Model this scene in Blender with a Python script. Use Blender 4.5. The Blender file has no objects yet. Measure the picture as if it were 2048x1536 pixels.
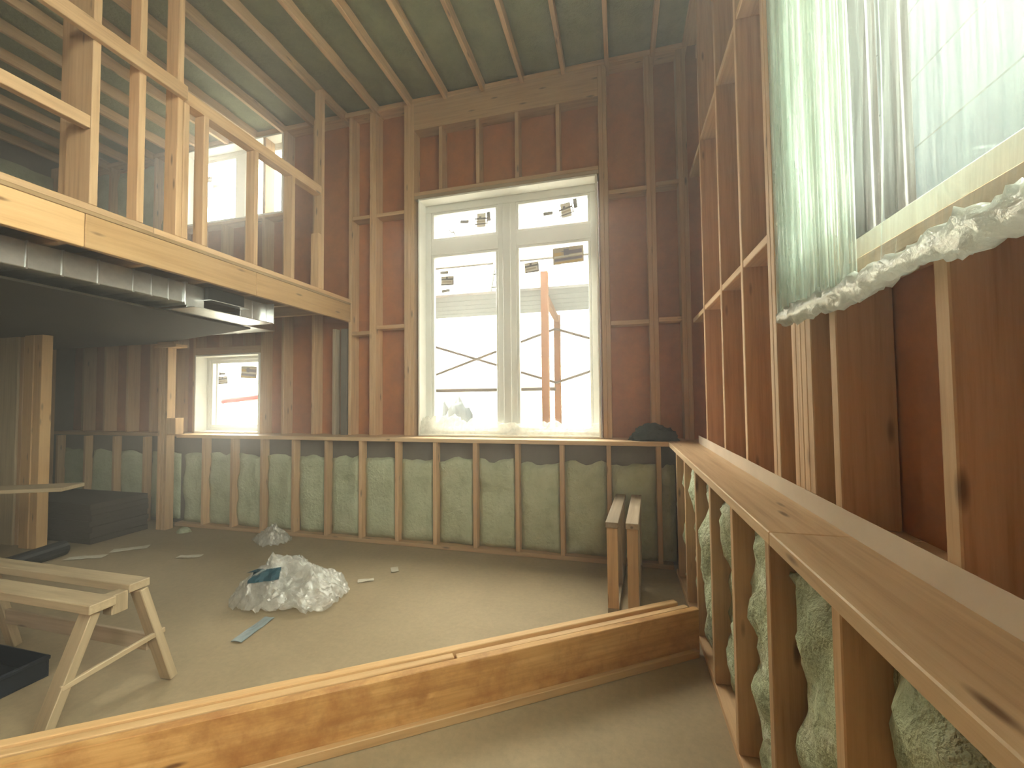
import bpy, bmesh, math, random
from mathutils import Vector, Matrix, noise

random.seed(7)
scene = bpy.context.scene
COL = scene.collection
PI = math.pi

# ------------------------------------------------------------------ camera
yaw, pit, rol = math.radians(14.57), math.radians(2.08), math.radians(0.56)
cam_data = bpy.data.cameras.new('camera')
cam = bpy.data.objects.new('camera', cam_data)
COL.objects.link(cam)
Mw = Matrix.Rotation(yaw, 3, 'Z') @ Matrix.Rotation(pit, 3, 'X') @ Matrix.Rotation(rol, 3, 'Y')
rx_, fw_, up_ = Mw.col[0], Mw.col[1], Mw.col[2]
cm = Matrix((( rx_.x, up_.x, -fw_.x, 0.0),
             ( rx_.y, up_.y, -fw_.y, 0.0),
             ( rx_.z, up_.z, -fw_.z, 1.416),
             (0, 0, 0, 1)))
cam.matrix_world = cm
cam_data.sensor_fit = 'HORIZONTAL'
cam_data.sensor_width = 36.0
cam_data.lens = 36.0 * 825.4 / 2048.0
cam_data.clip_start = 0.02
scene.camera = cam

# ------------------------------------------------------------------ world / exposure
world = bpy.data.worlds.new('overcast_sky')
scene.world = world
world.use_nodes = True
bg = world.node_tree.nodes['Background']
bg.inputs['Color'].default_value = (1.0, 0.925, 0.79, 1)
bg.inputs['Strength'].default_value = 9.0
scene.view_settings.view_transform = 'Standard'
scene.view_settings.look = 'None'
scene.view_settings.gamma = 1.0
scene.view_settings.use_curve_mapping = False
scene.view_settings.exposure = 1.95
scene.cycles.max_bounces = 8
scene.cycles.diffuse_bounces = 5
scene.cycles.transparent_max_bounces = 16
scene.cycles.caustics_reflective = False
scene.cycles.caustics_refractive = False
scene.cycles.sample_clamp_indirect = 12.0
scene.cycles.use_denoising = True
scene.cycles.use_adaptive_sampling = True
scene.cycles.adaptive_threshold = 0.03

def portal(name, loc, rot, sx, sy):            # guides sampling of the sky through an opening, gives no light itself
    l = bpy.data.lights.new(name, 'AREA'); l.shape = 'RECTANGLE'; l.size = sx; l.size_y = sy
    l.cycles.is_portal = True
    o = bpy.data.objects.new(name, l); COL.objects.link(o); o.location = loc; o.rotation_euler = rot
    return o
portal('portal_main_window', (-1.07, 4.10, 2.30), (-PI/2, 0, 0), 1.85, 2.45)
portal('portal_loft_window', (-4.46, 4.10, 4.05), (-PI/2, 0, 0), 1.45, 0.95)
portal('portal_small_window', (-4.5, 4.10, 1.52), (-PI/2, 0, 0), 0.95, 0.9)
portal('portal_covered_window', (0.80, 0.17, 2.95), (0, PI/2, 0), 2.5, 2.75)


portal('portal_added_rear_opening', (0.80, -2.7, 2.75), (0, PI/2, 0), 2.9, 1.0)  # unseen opening added behind the camera to light back wall and loft

# ------------------------------------------------------------------ materials
def new_mat(name):
    m = bpy.data.materials.new(name); m.use_nodes = True
    nt = m.node_tree
    b = nt.nodes['Principled BSDF']
    return m, nt, b
def N(nt, t, **kw):
    n = nt.nodes.new(t)
    for k, v in kw.items(): setattr(n, k, v)
    return n
def L(nt, a, b): nt.links.new(a, b)
def ramp(nt, fac, stops):
    r = N(nt, 'ShaderNodeValToRGB')
    while len(r.color_ramp.elements) < len(stops): r.color_ramp.elements.new(0.5)
    for e, (p, c) in zip(r.color_ramp.elements, stops): e.position = p; e.color = (*c, 1)
    L(nt, fac, r.inputs[0]); return r.outputs[0]
def bump(nt, b, h, s, d=0.01):
    bn = N(nt, 'ShaderNodeBump'); bn.inputs['Strength'].default_value = s; bn.inputs['Distance'].default_value = d
    L(nt, h, bn.inputs['Height']); L(nt, bn.outputs[0], b.inputs['Normal'])
def objcoord(nt, scale, rnd=True):
    tc = N(nt, 'ShaderNodeTexCoord')
    mp = N(nt, 'ShaderNodeMapping'); mp.inputs['Scale'].default_value = scale
    L(nt, tc.outputs['Object'], mp.inputs['Vector'])
    if rnd:
        oi = N(nt, 'ShaderNodeObjectInfo')
        ml = N(nt, 'ShaderNodeMath', operation='MULTIPLY'); ml.inputs[1].default_value = 37.0
        L(nt, oi.outputs['Random'], ml.inputs[0])
        cx = N(nt, 'ShaderNodeCombineXYZ')
        for i in range(3): L(nt, ml.outputs[0], cx.inputs[i])
        L(nt, cx.outputs[0], mp.inputs['Location'])
        return mp.outputs[0], oi.outputs['Random']
    return mp.outputs[0], None
def noise_tex(nt, vec, scale, detail=4, rough=0.6):
    n = N(nt, 'ShaderNodeTexNoise'); n.inputs['Scale'].default_value = scale
    n.inputs['Detail'].default_value = detail; n.inputs['Roughness'].default_value = rough
    L(nt, vec, n.inputs['Vector']); return n.outputs['Fac']
def mixcol(nt, fac, a, b, mode='MIX'):
    m = N(nt, 'ShaderNodeMix', data_type='RGBA', blend_type=mode)
    if isinstance(fac, float): m.inputs[0].default_value = fac
    else: L(nt, fac, m.inputs[0])
    for s, v in ((6, a), (7, b)):
        if isinstance(v, tuple): m.inputs[s].default_value = (*v, 1)
        else: L(nt, v, m.inputs[s])
    return m.outputs[2]

def wood_mat(name, dark, mid, light, rough=0.62, knots=True, stain=0.0):
    m, nt, b = new_mat(name)
    v, rnd = objcoord(nt, (1.2, 26, 26))
    g = noise_tex(nt, v, 1.6, 6, 0.65)
    c = ramp(nt, g, [(0.28, dark), (0.5, mid), (0.75, light)])
    v2, _ = objcoord(nt, (1, 1, 1))
    big = noise_tex(nt, v2, 2.5, 2)
    c = mixcol(nt, big, c, mixcol(nt, 0.25, c, dark))
    if knots:
        v3, _ = objcoord(nt, (2.2, 9, 9))
        vo = N(nt, 'ShaderNodeTexVoronoi'); vo.inputs['Scale'].default_value = 1.3; L(nt, v3, vo.inputs['Vector'])
        k = ramp(nt, vo.outputs['Distance'], [(0.05, (1, 1, 1)), (0.14, (0, 0, 0))])
        c = mixcol(nt, k, c, (dark[0]*0.4, dark[1]*0.35, dark[2]*0.3))
    if stain:
        s = ramp(nt, noise_tex(nt, v2, 6, 5, 0.7), [(0.45, (0, 0, 0)), (0.7, (stain,)*3)])
        c = mixcol(nt, s, c, (0.30, 0.12, 0.03))
    # slight board to board difference
    hs = N(nt, 'ShaderNodeHueSaturation'); L(nt, c, hs.inputs['Color'])
    mr = N(nt, 'ShaderNodeMapRange'); mr.inputs['To Min'].default_value = 0.82; mr.inputs['To Max'].default_value = 1.12
    L(nt, rnd, mr.inputs['Value']); L(nt, mr.outputs[0], hs.inputs['Value'])
    L(nt, hs.outputs[0], b.inputs['Base Color'])
    b.inputs['Roughness'].default_value = rough
    bump(nt, b, g, 0.25, 0.003)
    return m
M = {}
M['wood'] = wood_mat('spruce_lumber', (0.45, 0.26, 0.125), (0.64, 0.42, 0.23), (0.75, 0.53, 0.32))
M['rim'] = wood_mat('rim_lumber', (0.48, 0.27, 0.11), (0.62, 0.39, 0.18), (0.70, 0.48, 0.25))
M['ledge'] = wood_mat('ledge_lumber', (0.52, 0.33, 0.18), (0.70, 0.50, 0.30), (0.80, 0.61, 0.41), rough=0.5)
M['curb'] = wood_mat('stained_curb_lumber', (0.40, 0.19, 0.055), (0.56, 0.31, 0.105), (0.70, 0.45, 0.19), stain=0.9)
M['greywood'] = wood_mat('weathered_lumber', (0.26, 0.19, 0.12), (0.40, 0.31, 0.21), (0.52, 0.43, 0.32))
M['bench'] = wood_mat('bench_lumber', (0.30, 0.22, 0.13), (0.44, 0.34, 0.21), (0.55, 0.45, 0.30), knots=False)

def sheath_mat():
    m, nt, b = new_mat('red_brown_sheathing')
    v, rnd = objcoord(nt, (1, 1, 1))
    a = noise_tex(nt, v, 1.3, 3); d = noise_tex(nt, v, 9, 5, 0.7)
    c = ramp(nt, a, [(0.3, (0.42, 0.145, 0.050)), (0.55, (0.52, 0.195, 0.065)), (0.8, (0.60, 0.25, 0.08))])
    s = ramp(nt, d, [(0.35, (0.75, 0.75, 0.75)), (0.7, (1, 1, 1))])
    L(nt, mixcol(nt, 1.0, c, s, 'MULTIPLY'), b.inputs['Base Color'])
    b.inputs['Roughness'].default_value = 0.55
    bump(nt, b, d, 0.1, 0.004)
    return m
M['sheath'] = sheath_mat()

def foam_mat(name, lo, mid, hi, bs=0.6):
    m, nt, b = new_mat(name)
    v, _ = objcoord(nt, (1, 1, 1))
    a = noise_tex(nt, v, 5, 6, 0.65); f = noise_tex(nt, v, 32, 4, 0.6)
    L(nt, ramp(nt, a, [(0.3, lo), (0.5, mid), (0.72, hi)]), b.inputs['Base Color'])
    b.inputs['Roughness'].default_value = 0.7
    mx = N(nt, 'ShaderNodeMath', operation='ADD'); L(nt, a, mx.inputs[0]); L(nt, f, mx.inputs[1])
    bump(nt, b, mx.outputs[0], bs, 0.02)
    return m
M['foam'] = foam_mat('pale_green_spray_foam', (0.39, 0.42, 0.26), (0.51, 0.54, 0.365), (0.60, 0.62, 0.45))
M['foam_rough'] = foam_mat('rough_green_spray_foam', (0.24, 0.28, 0.16), (0.45, 0.51, 0.33), (0.72, 0.75, 0.60), 1.0)
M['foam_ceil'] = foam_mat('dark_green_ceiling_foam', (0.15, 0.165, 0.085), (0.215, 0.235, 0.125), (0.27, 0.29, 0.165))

def speckle(name, a_, b_, scale, rough=0.8, bs=0.1, metallic=0.0, scale2=None):
    m, nt, b = new_mat(name)
    v, _ = objcoord(nt, (1, 1, 1), False)
    a = noise_tex(nt, v, scale, 6, 0.65)
    c = ramp(nt, a, [(0.3, a_), (0.7, b_)])
    if scale2:
        f = noise_tex(nt, v, scale2, 5, 0.7)
        c = mixcol(nt, 1.0, c, ramp(nt, f, [(0.3, (0.8, 0.8, 0.8)), (0.65, (1, 1, 1))]), 'MULTIPLY')
    L(nt, c, b.inputs['Base Color'])
    b.inputs['Roughness'].default_value = rough; b.inputs['Metallic'].default_value = metallic
    if bs: bump(nt, b, a, bs, 0.01)
    return m
M['floor'] = speckle('dusty_subfloor', (0.34, 0.26, 0.155), (0.45, 0.35, 0.215), 1.7, 0.75, 0.05, 0, 30)
M['concrete'] = speckle('grey_brown_concrete', (0.13, 0.11, 0.085), (0.20, 0.17, 0.135), 5, 0.85)
M['vinyl'] = speckle('white_vinyl', (0.72, 0.73, 0.70), (0.78, 0.79, 0.76), 3, 0.4, 0)
M['jamb'] = speckle('white_wrapped_jamb', (0.80, 0.78, 0.72), (0.86, 0.85, 0.80), 6, 0.5, 0.15)
M['metal'] = speckle('galvanised_steel', (0.72, 0.74, 0.74), (0.90, 0.91, 0.90), 18, 0.34, 0.02, 1.0)
M['metal_seam'] = speckle('bright_steel_seam', (0.75, 0.76, 0.75), (0.85, 0.86, 0.85), 18, 0.3, 0.0, 1.0)
M['black'] = speckle('black_plastic', (0.008, 0.010, 0.012), (0.018, 0.020, 0.022), 10, 0.5)
M['navy'] = speckle('dark_navy_plastic', (0.006, 0.010, 0.018), (0.012, 0.018, 0.030), 10, 0.45)
M['soffit'] = speckle('dark_shade_board', (0.026, 0.020, 0.013), (0.052, 0.040, 0.026), 2, 0.8)  # brown darkened for the soffit's shade; also colours the dark stack
M['subfloor'] = speckle('plywood_decking', (0.30, 0.19, 0.09), (0.40, 0.27, 0.14), 4, 0.75)
M['teal'] = speckle('teal_tape', (0.003, 0.040, 0.065), (0.006, 0.065, 0.095), 20, 0.7)
M['bluegrey'] = speckle('blue_grey_tape', (0.20, 0.26, 0.28), (0.32, 0.37, 0.38), 20, 0.45)
M['paper'] = speckle('pale_paper', (0.55, 0.50, 0.40), (0.68, 0.63, 0.52), 20, 0.8)
M['dark_cloth'] = speckle('dark_teal_cloth', (0.012, 0.020, 0.020), (0.030, 0.042, 0.040), 16, 0.9, 0.4)
M['red'] = speckle('red_pipe_paint', (0.26, 0.004, 0.004), (0.30, 0.006, 0.006), 8, 0.4, 0)
M['scaffold'] = speckle('grey_scaffold_steel', (0.055, 0.050, 0.045), (0.075, 0.070, 0.062), 8, 0.6, 0)
M['deck'] = speckle('grey_blue_deck_plank', (0.10, 0.115, 0.12), (0.14, 0.155, 0.16), 6, 0.8)
M['orangewood'] = speckle('orange_post_timber', (0.11, 0.06, 0.035), (0.15, 0.085, 0.05), 8, 0.8)
M['siding'] = speckle('cream_siding', (0.60, 0.58, 0.50), (0.66, 0.64, 0.56), 3, 0.8, 0)
M['ground'] = speckle('pale_gravel_ground', (0.42, 0.41, 0.38), (0.55, 0.54, 0.50), 3, 0.9)
M['label_tan'] = speckle('tan_sticker', (0.42, 0.34, 0.23), (0.50, 0.42, 0.30), 30, 0.6, 0)
M['label_grey'] = speckle('grey_sticker', (0.20, 0.19, 0.17), (0.26, 0.24, 0.22), 30, 0.6, 0)
M['label_light'] = speckle('light_sticker', (0.66, 0.62, 0.52), (0.74, 0.70, 0.60), 30, 0.6, 0)
M['label_dark'] = speckle('black_sticker_print', (0.06, 0.055, 0.05), (0.085, 0.08, 0.07), 30, 0.6, 0)
M['label_purple'] = speckle('purple_sticker_print', (0.12, 0.09, 0.15), (0.17, 0.13, 0.20), 30, 0.6, 0)
M['label_yellow'] = speckle('yellow_sticker_print', (0.55, 0.36, 0.08), (0.62, 0.42, 0.11), 30, 0.6, 0)

def glass_mat():
    m, nt, b = new_mat('window_glass'); nt.nodes.remove(b)
    out = nt.nodes['Material Output']
    t = N(nt, 'ShaderNodeBsdfTransparent'); t.inputs[0].default_value = (0.93, 0.95, 0.93, 1)
    g = N(nt, 'ShaderNodeBsdfGlossy'); g.inputs['Roughness'].default_value = 0.02
    mx = N(nt, 'ShaderNodeMixShader'); mx.inputs[0].default_value = 0.06
    L(nt, t.outputs[0], mx.inputs[1]); L(nt, g.outputs[0], mx.inputs[2]); L(nt, mx.outputs[0], out.inputs[0])
    return m
M['glass'] = glass_mat()

def film_mat(name, transp, tint, gloss, rough, scale=(6, 6, 1.2), white=(0.80, 0.82, 0.78), var=0.12, front=0.4):
    m, nt, b = new_mat(name); nt.nodes.remove(b)
    out = nt.nodes['Material Output']
    v, _ = objcoord(nt, scale)
    h = noise_tex(nt, v, 3.0, 5, 0.6)
    bn = N(nt, 'ShaderNodeBump'); bn.inputs['Strength'].default_value = 0.5; bn.inputs['Distance'].default_value = 0.02
    L(nt, h, bn.inputs['Height'])
    t = N(nt, 'ShaderNodeBsdfTransparent'); t.inputs[0].default_value = (*tint, 1)
    tr = N(nt, 'ShaderNodeBsdfTranslucent'); tr.inputs[0].default_value = (*white, 1)
    df = N(nt, 'ShaderNodeBsdfDiffuse'); df.inputs[0].default_value = (*white, 1)
    g = N(nt, 'ShaderNodeBsdfGlossy'); g.inputs['Roughness'].default_value = rough
    for q in (tr, df, g): L(nt, bn.outputs[0], q.inputs['Normal'])
    m1 = N(nt, 'ShaderNodeMixShader'); m1.inputs[0].default_value = front
    L(nt, tr.outputs[0], m1.inputs[1]); L(nt, df.outputs[0], m1.inputs[2])
    m2 = N(nt, 'ShaderNodeMixShader')
    f = ramp(nt, h, [(0.35, (transp + var,)*3), (0.65, (transp - var,)*3)])
    L(nt, f, m2.inputs[0]); L(nt, m1.outputs[0], m2.inputs[1]); L(nt, t.outputs[0], m2.inputs[2])
    m3 = N(nt, 'ShaderNodeMixShader'); m3.inputs[0].default_value = gloss
    L(nt, m2.outputs[0], m3.inputs[1]); L(nt, g.outputs[0], m3.inputs[2])
    L(nt, m3.outputs[0], out.inputs[0])
    return m
M['poly'] = film_mat('clear_poly_sheet', 0.85, (0.92, 0.98, 0.96), 0.07, 0.10, (1, 22, 0.7), (0.44, 0.53, 0.51), 0.08)
M['poly_hem'] = film_mat('bunched_poly', 0.42, (0.9, 0.95, 0.93), 0.22, 0.15, (6, 6, 6), (0.78, 0.80, 0.74))
M['poly_pleat'] = film_mat('pleated_poly', 0.66, (0.93, 0.97, 0.95), 0.09, 0.12, (3, 12, 0.8), (0.60, 0.67, 0.63), 0.16, 0.75)
M['film'] = film_mat('crumpled_film', 0.56, (0.98, 0.98, 0.96), 0.12, 0.14, (7, 7, 7), (0.95, 0.94, 0.90), 0.12, 0.55)
M['strip'] = film_mat('cloudy_film_strip', 0.50, (0.97, 0.97, 0.95), 0.02, 0.2, (1, 1, 1), (0.95, 0.86, 0.74), 0.05, 0.9)
for n in M['strip'].node_tree.nodes:
    if n.type == 'BUMP': n.inputs['Strength'].default_value = 0.02

M['side_siding'] = speckle('blue_grey_siding', (0.008, 0.014, 0.018), (0.012, 0.019, 0.023), 3, 0.8, 0)
M['side_siding'].node_tree.nodes['Principled BSDF'].inputs['Specular IOR Level'].default_value = 0.0
M['bronze'] = speckle('dark_grey_brown_frame', (0.013, 0.011, 0.010), (0.018, 0.015, 0.014), 6, 0.8, 0)
for k_ in ('bronze', 'red', 'scaffold', 'deck', 'orangewood', 'siding', 'ground', 'label_tan', 'label_grey', 'label_light', 'label_dark', 'label_purple', 'label_yellow'):
    M[k_].node_tree.nodes['Principled BSDF'].inputs['Specular IOR Level'].default_value = 0.05
def haze_mat():
    m, nt, b = new_mat('glare_haze'); nt.nodes.remove(b)  # scatter volume standing in for lens glare around the tall window
    v = N(nt, 'ShaderNodeVolumeScatter'); v.inputs['Color'].default_value = (1.0, 0.95, 0.92, 1)
    v.inputs['Density'].default_value = 0.075; v.inputs['Anisotropy'].default_value = 0.74
    L(nt, v.outputs[0], nt.nodes['Material Output'].inputs['Volume'])
    return m
M['haze'] = haze_mat()

# ------------------------------------------------------------------ builders
def link(o, parent=None):
    COL.objects.link(o)
    if parent: o.parent = parent
    return o
def tag(o, label=None, cat=None, group=None, kind=None):
    if label: o['label'] = label
    if cat: o['category'] = cat
    if group: o['group'] = group
    if kind: o['kind'] = kind
    return o
def thing(name, loc=(0, 0, 0), label=None, cat=None, group=None, kind=None):
    o = bpy.data.objects.new(name, None); link(o); o.location = loc; o.empty_display_size = 0.1
    return tag(o, label, cat, group, kind)
def base(parent): return Vector(parent.location) if parent else Vector((0, 0, 0))
_boxes = {}
def box_mesh(a, b, c, mat, bev):
    k = (round(a, 4), round(b, 4), round(c, 4), mat, bev)
    if k in _boxes: return _boxes[k]
    bm = bmesh.new(); bmesh.ops.create_cube(bm, size=1.0)
    bmesh.ops.scale(bm, vec=(a, b, c), verts=bm.verts)
    if bev:
        bmesh.ops.bevel(bm, geom=list(bm.edges), offset=min(bev, min(a, b, c)*0.3), segments=1, affect='EDGES')
    me = bpy.data.meshes.new('board_mesh'); bm.to_mesh(me); bm.free()
    me.materials.append(M[mat]); _boxes[k] = me
    return me
def box(name, parent, X, Y, Z, mat, bev=0.003):
    """axis aligned piece; its own X axis runs along its longest side so the grain does too"""
    X, Y, Z = sorted(X), sorted(Y), sorted(Z)
    d = (X[1]-X[0], Y[1]-Y[0], Z[1]-Z[0]); c = Vector(((X[0]+X[1])/2, (Y[0]+Y[1])/2, (Z[0]+Z[1])/2))
    i = d.index(max(d))
    if i == 0: me, r = box_mesh(d[0], d[1], d[2], mat, bev), (0, 0, 0)
    elif i == 1: me, r = box_mesh(d[1], d[0], d[2], mat, bev), (0, 0, PI/2)
    else: me, r = box_mesh(d[2], d[1], d[0], mat, bev), (0, -PI/2, 0)
    o = bpy.data.objects.new(name, me); link(o, parent)
    o.location = c - base(parent); o.rotation_euler = r
    return o
def bar(name, parent, p0, p1, w, t, mat, up=(0, 0, 1), bev=0.003):
    """piece from p0 to p1; w across, t along 'up'"""
    p0, p1 = Vector(p0), Vector(p1); d = p1 - p0; x = d.normalized()
    y = Vector(up).cross(x).normalized(); z = x.cross(y)
    me = box_mesh(d.length, w, t, mat, bev)
    o = bpy.data.objects.new(name, me); link(o, parent)
    o.matrix_local = Matrix.Translation((p0+p1)/2 - base(parent)) @ Matrix((x, y, z)).transposed().to_4x4()
    return o
def mesh_obj(name, parent, verts, faces, mat, smooth=False):
    me = bpy.data.meshes.new(name); b = base(parent)
    me.from_pydata([tuple(Vector(v) - b) for v in verts], [], faces); me.update()
    me.materials.append(M[mat])
    if smooth:
        for p in me.polygons: p.use_smooth = True
    return link(bpy.data.objects.new(name, me), parent)
def cyl_bar(name, parent, p0, p1, r, mat, seg=10, smooth=True):
    p0, p1 = Vector(p0), Vector(p1); x = (p1-p0).normalized()
    a = x.orthogonal().normalized(); b = x.cross(a); vs = []; fs = []
    for p in (p0, p1):
        for i in range(seg):
            t = 2*PI*i/seg; vs.append(p + r*(math.cos(t)*a + math.sin(t)*b))
    for i in range(seg): fs.append((i, (i+1) % seg, seg+(i+1) % seg, seg+i))
    fs += [tuple(reversed(range(seg))), tuple(range(seg, 2*seg))]
    return mesh_obj(name, parent, vs, fs, mat, False)

def foam(name, parent, o, u, v, n, w, h, seed, amp, mat, nu=8, nv=14, edge=0.02, ragged=0.0):
    """a blown-in foam fill: lumpy face, rolled edges, real depth. o = corner, u/v in-plane axes, n = towards the room"""
    o, u, v, n = Vector(o), Vector(u), Vector(v), Vector(n)
    vs, fs = [], []
    for j in range(nv+1):
        for i in range(nu+1):
            a, b_ = i/nu, j/nv
            p = o + u*(a*w) + v*(b_*h)
            if j == nv and ragged: p += v*(ragged*(noise.noise(Vector((a*3+seed*3.1, seed, 0.5)))))
            q = Vector((a*w, b_*h, seed*1.7))
            d = amp*(noise.noise(q*5.0)*0.8 + noise.noise(q*13.0)*0.35 + noise.noise(q*27.0)*0.15)
            e = min(a*w, (1-a)*w, b_*h, (1-b_)*h)
            d -= edge*max(0, 1 - e/0.05)
            vs.append(p + n*d)
    W = nu+1
    for j in range(nv):
        for i in range(nu): fs.append((j*W+i, j*W+i+1, (j+1)*W+i+1, (j+1)*W+i))
    # back and sides so that it is a solid slab
    k = len(vs)
    rim = [i for i in range(W)] + [j*W+nu for j in range(1, nv+1)] + [nv*W+i for i in range(nu-1, -1, -1)] + [j*W for j in range(nv-1, 0, -1)]
    for r in rim: vs.append(vs[r] - n*(0.05))
    m = len(rim)
    for i in range(m): fs.append((rim[i], k+i, k+(i+1) % m, rim[(i+1) % m]))
    fs.append(tuple(k+i for i in range(m)))
    return mesh_obj(name, parent, vs, fs, mat, True)

# ------------------------------------------------------------------ dimensions
YL, YU = 3.658, 3.86           # stud faces of the lower and the upper back wall
LEDGE = 1.046
CEIL = 4.52
def wx(y): return 0.59 + 0.012*(y - 1.0)     # face of the upper right wall studs
S = 0.038

# ------------------------------------------------------------------ floor
fl = tag(mesh_obj('floor', None, [(-7.3, -3.3, 0), (0.62, -3.3, 0), (0.62, 3.86, 0), (-7.3, 3.86, 0), (-7.3, -3.3, -0.1), (0.62, -3.3, -0.1), (0.62, 3.86, -0.1), (-7.3, 3.86, -0.1)],
    [(0, 1, 2, 3), (7, 6, 5, 4), (0, 4, 5, 1), (1, 5, 6, 2), (2, 6, 7, 3), (3, 7, 4, 0)], 'floor'), 'dusty beige subfloor of the unfinished room', 'floor', kind='structure')

# ------------------------------------------------------------------ ceiling: joists with foam bays
ceil = thing('ceiling', (-3, 0, CEIL), 'bare ceiling joists with dark green foam between them', 'ceiling', kind='structure')
box('deck', ceil, (-7.3, 1.1), (-3.3, 4.2), (CEIL+0.17, CEIL+0.20), 'concrete', 0)
jx = [0.75 - 0.406*k for k in range(20)]
jx = [-0.465 + 0.406*k for k in (3, 2, 1)] + [-0.465 - 0.406*k for k in range(0, 17)]
for x in jx: box('joist', ceil, (x-S/2, x+S/2), (-3.3, 3.99), (CEIL, CEIL+0.165), 'wood')
for i, x in enumerate(jx[:-1]):
    x1 = jx[i+1]
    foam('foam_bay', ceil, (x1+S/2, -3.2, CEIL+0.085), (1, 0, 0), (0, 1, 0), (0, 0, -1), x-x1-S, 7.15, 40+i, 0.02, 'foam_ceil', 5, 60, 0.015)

# ------------------------------------------------------------------ back wall
wb = thing('wall_back', (-2, YU, 0), 'open stud back wall with red brown sheathing above green foam', 'wall', kind='structure')
# lower half: concrete, studs, foam, plates, ledge
box('foundation', wb, (-7.3, 0.95), (3.775, 3.85), (0, LEDGE-S-0.001), 'concrete', 0)
lx = [-4.569 + 0.4064*i for i in range(13)]
box('bottom_plate', wb, (-4.97, 0.41), (YL, YL+0.089), (0.001, S), 'wood')
for x in lx: box('stud', wb, (x-S/2, x+S/2), (YL, YL+0.089), (S+0.001, LEDGE-S-0.001), 'wood')
bays = [-4.97+S/2] + lx + [0.46]
for i in range(len(bays)-1):
    a, b = bays[i]+S/2, bays[i+1]-S/2
    foam('foam_panel', wb, (a, YL+0.045, S), (1, 0, 0), (0, 0, 1), (0, -1, 0), b-a, 0.79, 3+i, 0.035, 'foam', 8, 16, 0.03, 0.05)
for i in range(4):     # dim bays beyond the corner post
    a = -5.0 - 0.5*(i+1)
    foam('foam_panel', wb, (a+0.02, YL+0.07, 0.05), (1, 0, 0), (0, 0, 1), (0, -1, 0), 0.44, 0.77, 60+i, 0.03, 'foam', 8, 14, 0.03, 0.04)
    box('stud', wb, (a-S/2, a+S/2), (YL+0.02, YL+0.10), (0.0, LEDGE-S-0.001), 'wood')
box('ledge_board', wb, (-4.95, -2.2), (YL-0.014, YU+0.16), (LEDGE-S, LEDGE), 'ledge')
box('ledge_board', wb, (-2.197, 0.386), (YL-0.014, YU+0.16), (LEDGE-S, LEDGE), 'ledge')
box('sill_plate', wb, (-7.3, -4.955), (YU-0.08, YU+0.16), (LEDGE-S, LEDGE), 'wood')
for i, x0 in enumerate((-7.26, -6.86, -6.46, -6.06, -5.66)):
    foam('foam_panel', wb, (x0, YU+0.06, 2.55), (1, 0, 0), (0, 0, 1), (0, -1, 0), 0.345, 1.95, 150+i, 0.04, 'foam', 6, 24, 0.03, 0.03)
# upper half studs (2x6, left edges measured)
def ustud(x0, z0=LEDGE, z1=CEIL+0.02, d=0.138, n=1, mat='wood', parent=None, y=YU):
    for k in range(n): box('stud', parent or wb, (x0+k*(S+0.001), x0+k*(S+0.001)+S), (y, y+d), (z0+0.001, z1), mat)
for x0, n in ((-3.995, 1), (-3.705, 1), (-3.30, 1), (-2.83, 1), (-2.572, 2), (-2.16, 3), (-0.145, 2), (0.272, 2), (0.545, 2)):
    ustud(x0, n=n)
ustud(-3.03, z1=2.2, d=0.089, mat='greywood')                                   # grey overspray stud under the loft
box('metal_strap', wb, (-2.93, -2.855), (YU+0.01, YU+0.05), (LEDGE+0.001, 2.2), 'concrete', 0.002)
for x0 in (-5.28, -5.70, -6.10, -6.5, -6.9): ustud(x0)
ustud(-5.0, z1=3.55); ustud(-4.60, z0=2.07, z1=3.55); ustud(-4.25, z0=2.07, z1=3.55)
box('window_header', wb, (-4.965, -3.996), (YU+0.001, YU+0.138), (1.985, 2.065), 'wood')
box('window_plate', wb, (-5.24, -3.71), (YU+0.001, YU+0.138), (3.552, 3.588), 'wood')
box('top_plate', wb, (-7.3, -2.17), (YU-0.002, YU+0.138), (CEIL+0.021, CEIL+0.075), 'wood')
box('top_plate', wb, (-2.168, 0.64), (YU-0.002, YU+0.138), (CEIL+0.021, CEIL+0.075), 'wood')
box('header_beam', wb, (-2.043, -0.147), (YU-0.004, YU+0.134), (4.25, CEIL+0.02), 'wood')
box('window_head_plate', wb, (-2.043, -0.147), (YU, YU+0.138), (3.51, 3.548), 'greywood')
box('window_head_plate', wb, (-2.043, -0.147), (YU+0.002, YU+0.138), (3.549, 3.587), 'wood')
for x in (-1.745, -1.340, -0.932, -0.527): box('cripple_stud', wb, (x-S/2, x+S/2), (YU+0.002, YU+0.138), (3.588, 4.249), 'wood')
for (a, b, z) in ((-2.79, -2.573, 3.40), (-2.492, -2.161, 3.40), (-2.79, -2.573, 2.14), (-2.492, -2.161, 2.19), (-0.064, 0.271, 3.32), (0.352, 0.544, 3.34), (-0.064, 0.271, 2.10), (0.352, 0.544, 2.11)):
    box('blocking', wb, (a, b), (YU+0.004, YU+0.136), (z-S/2, z+S/2), 'wood')
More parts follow.
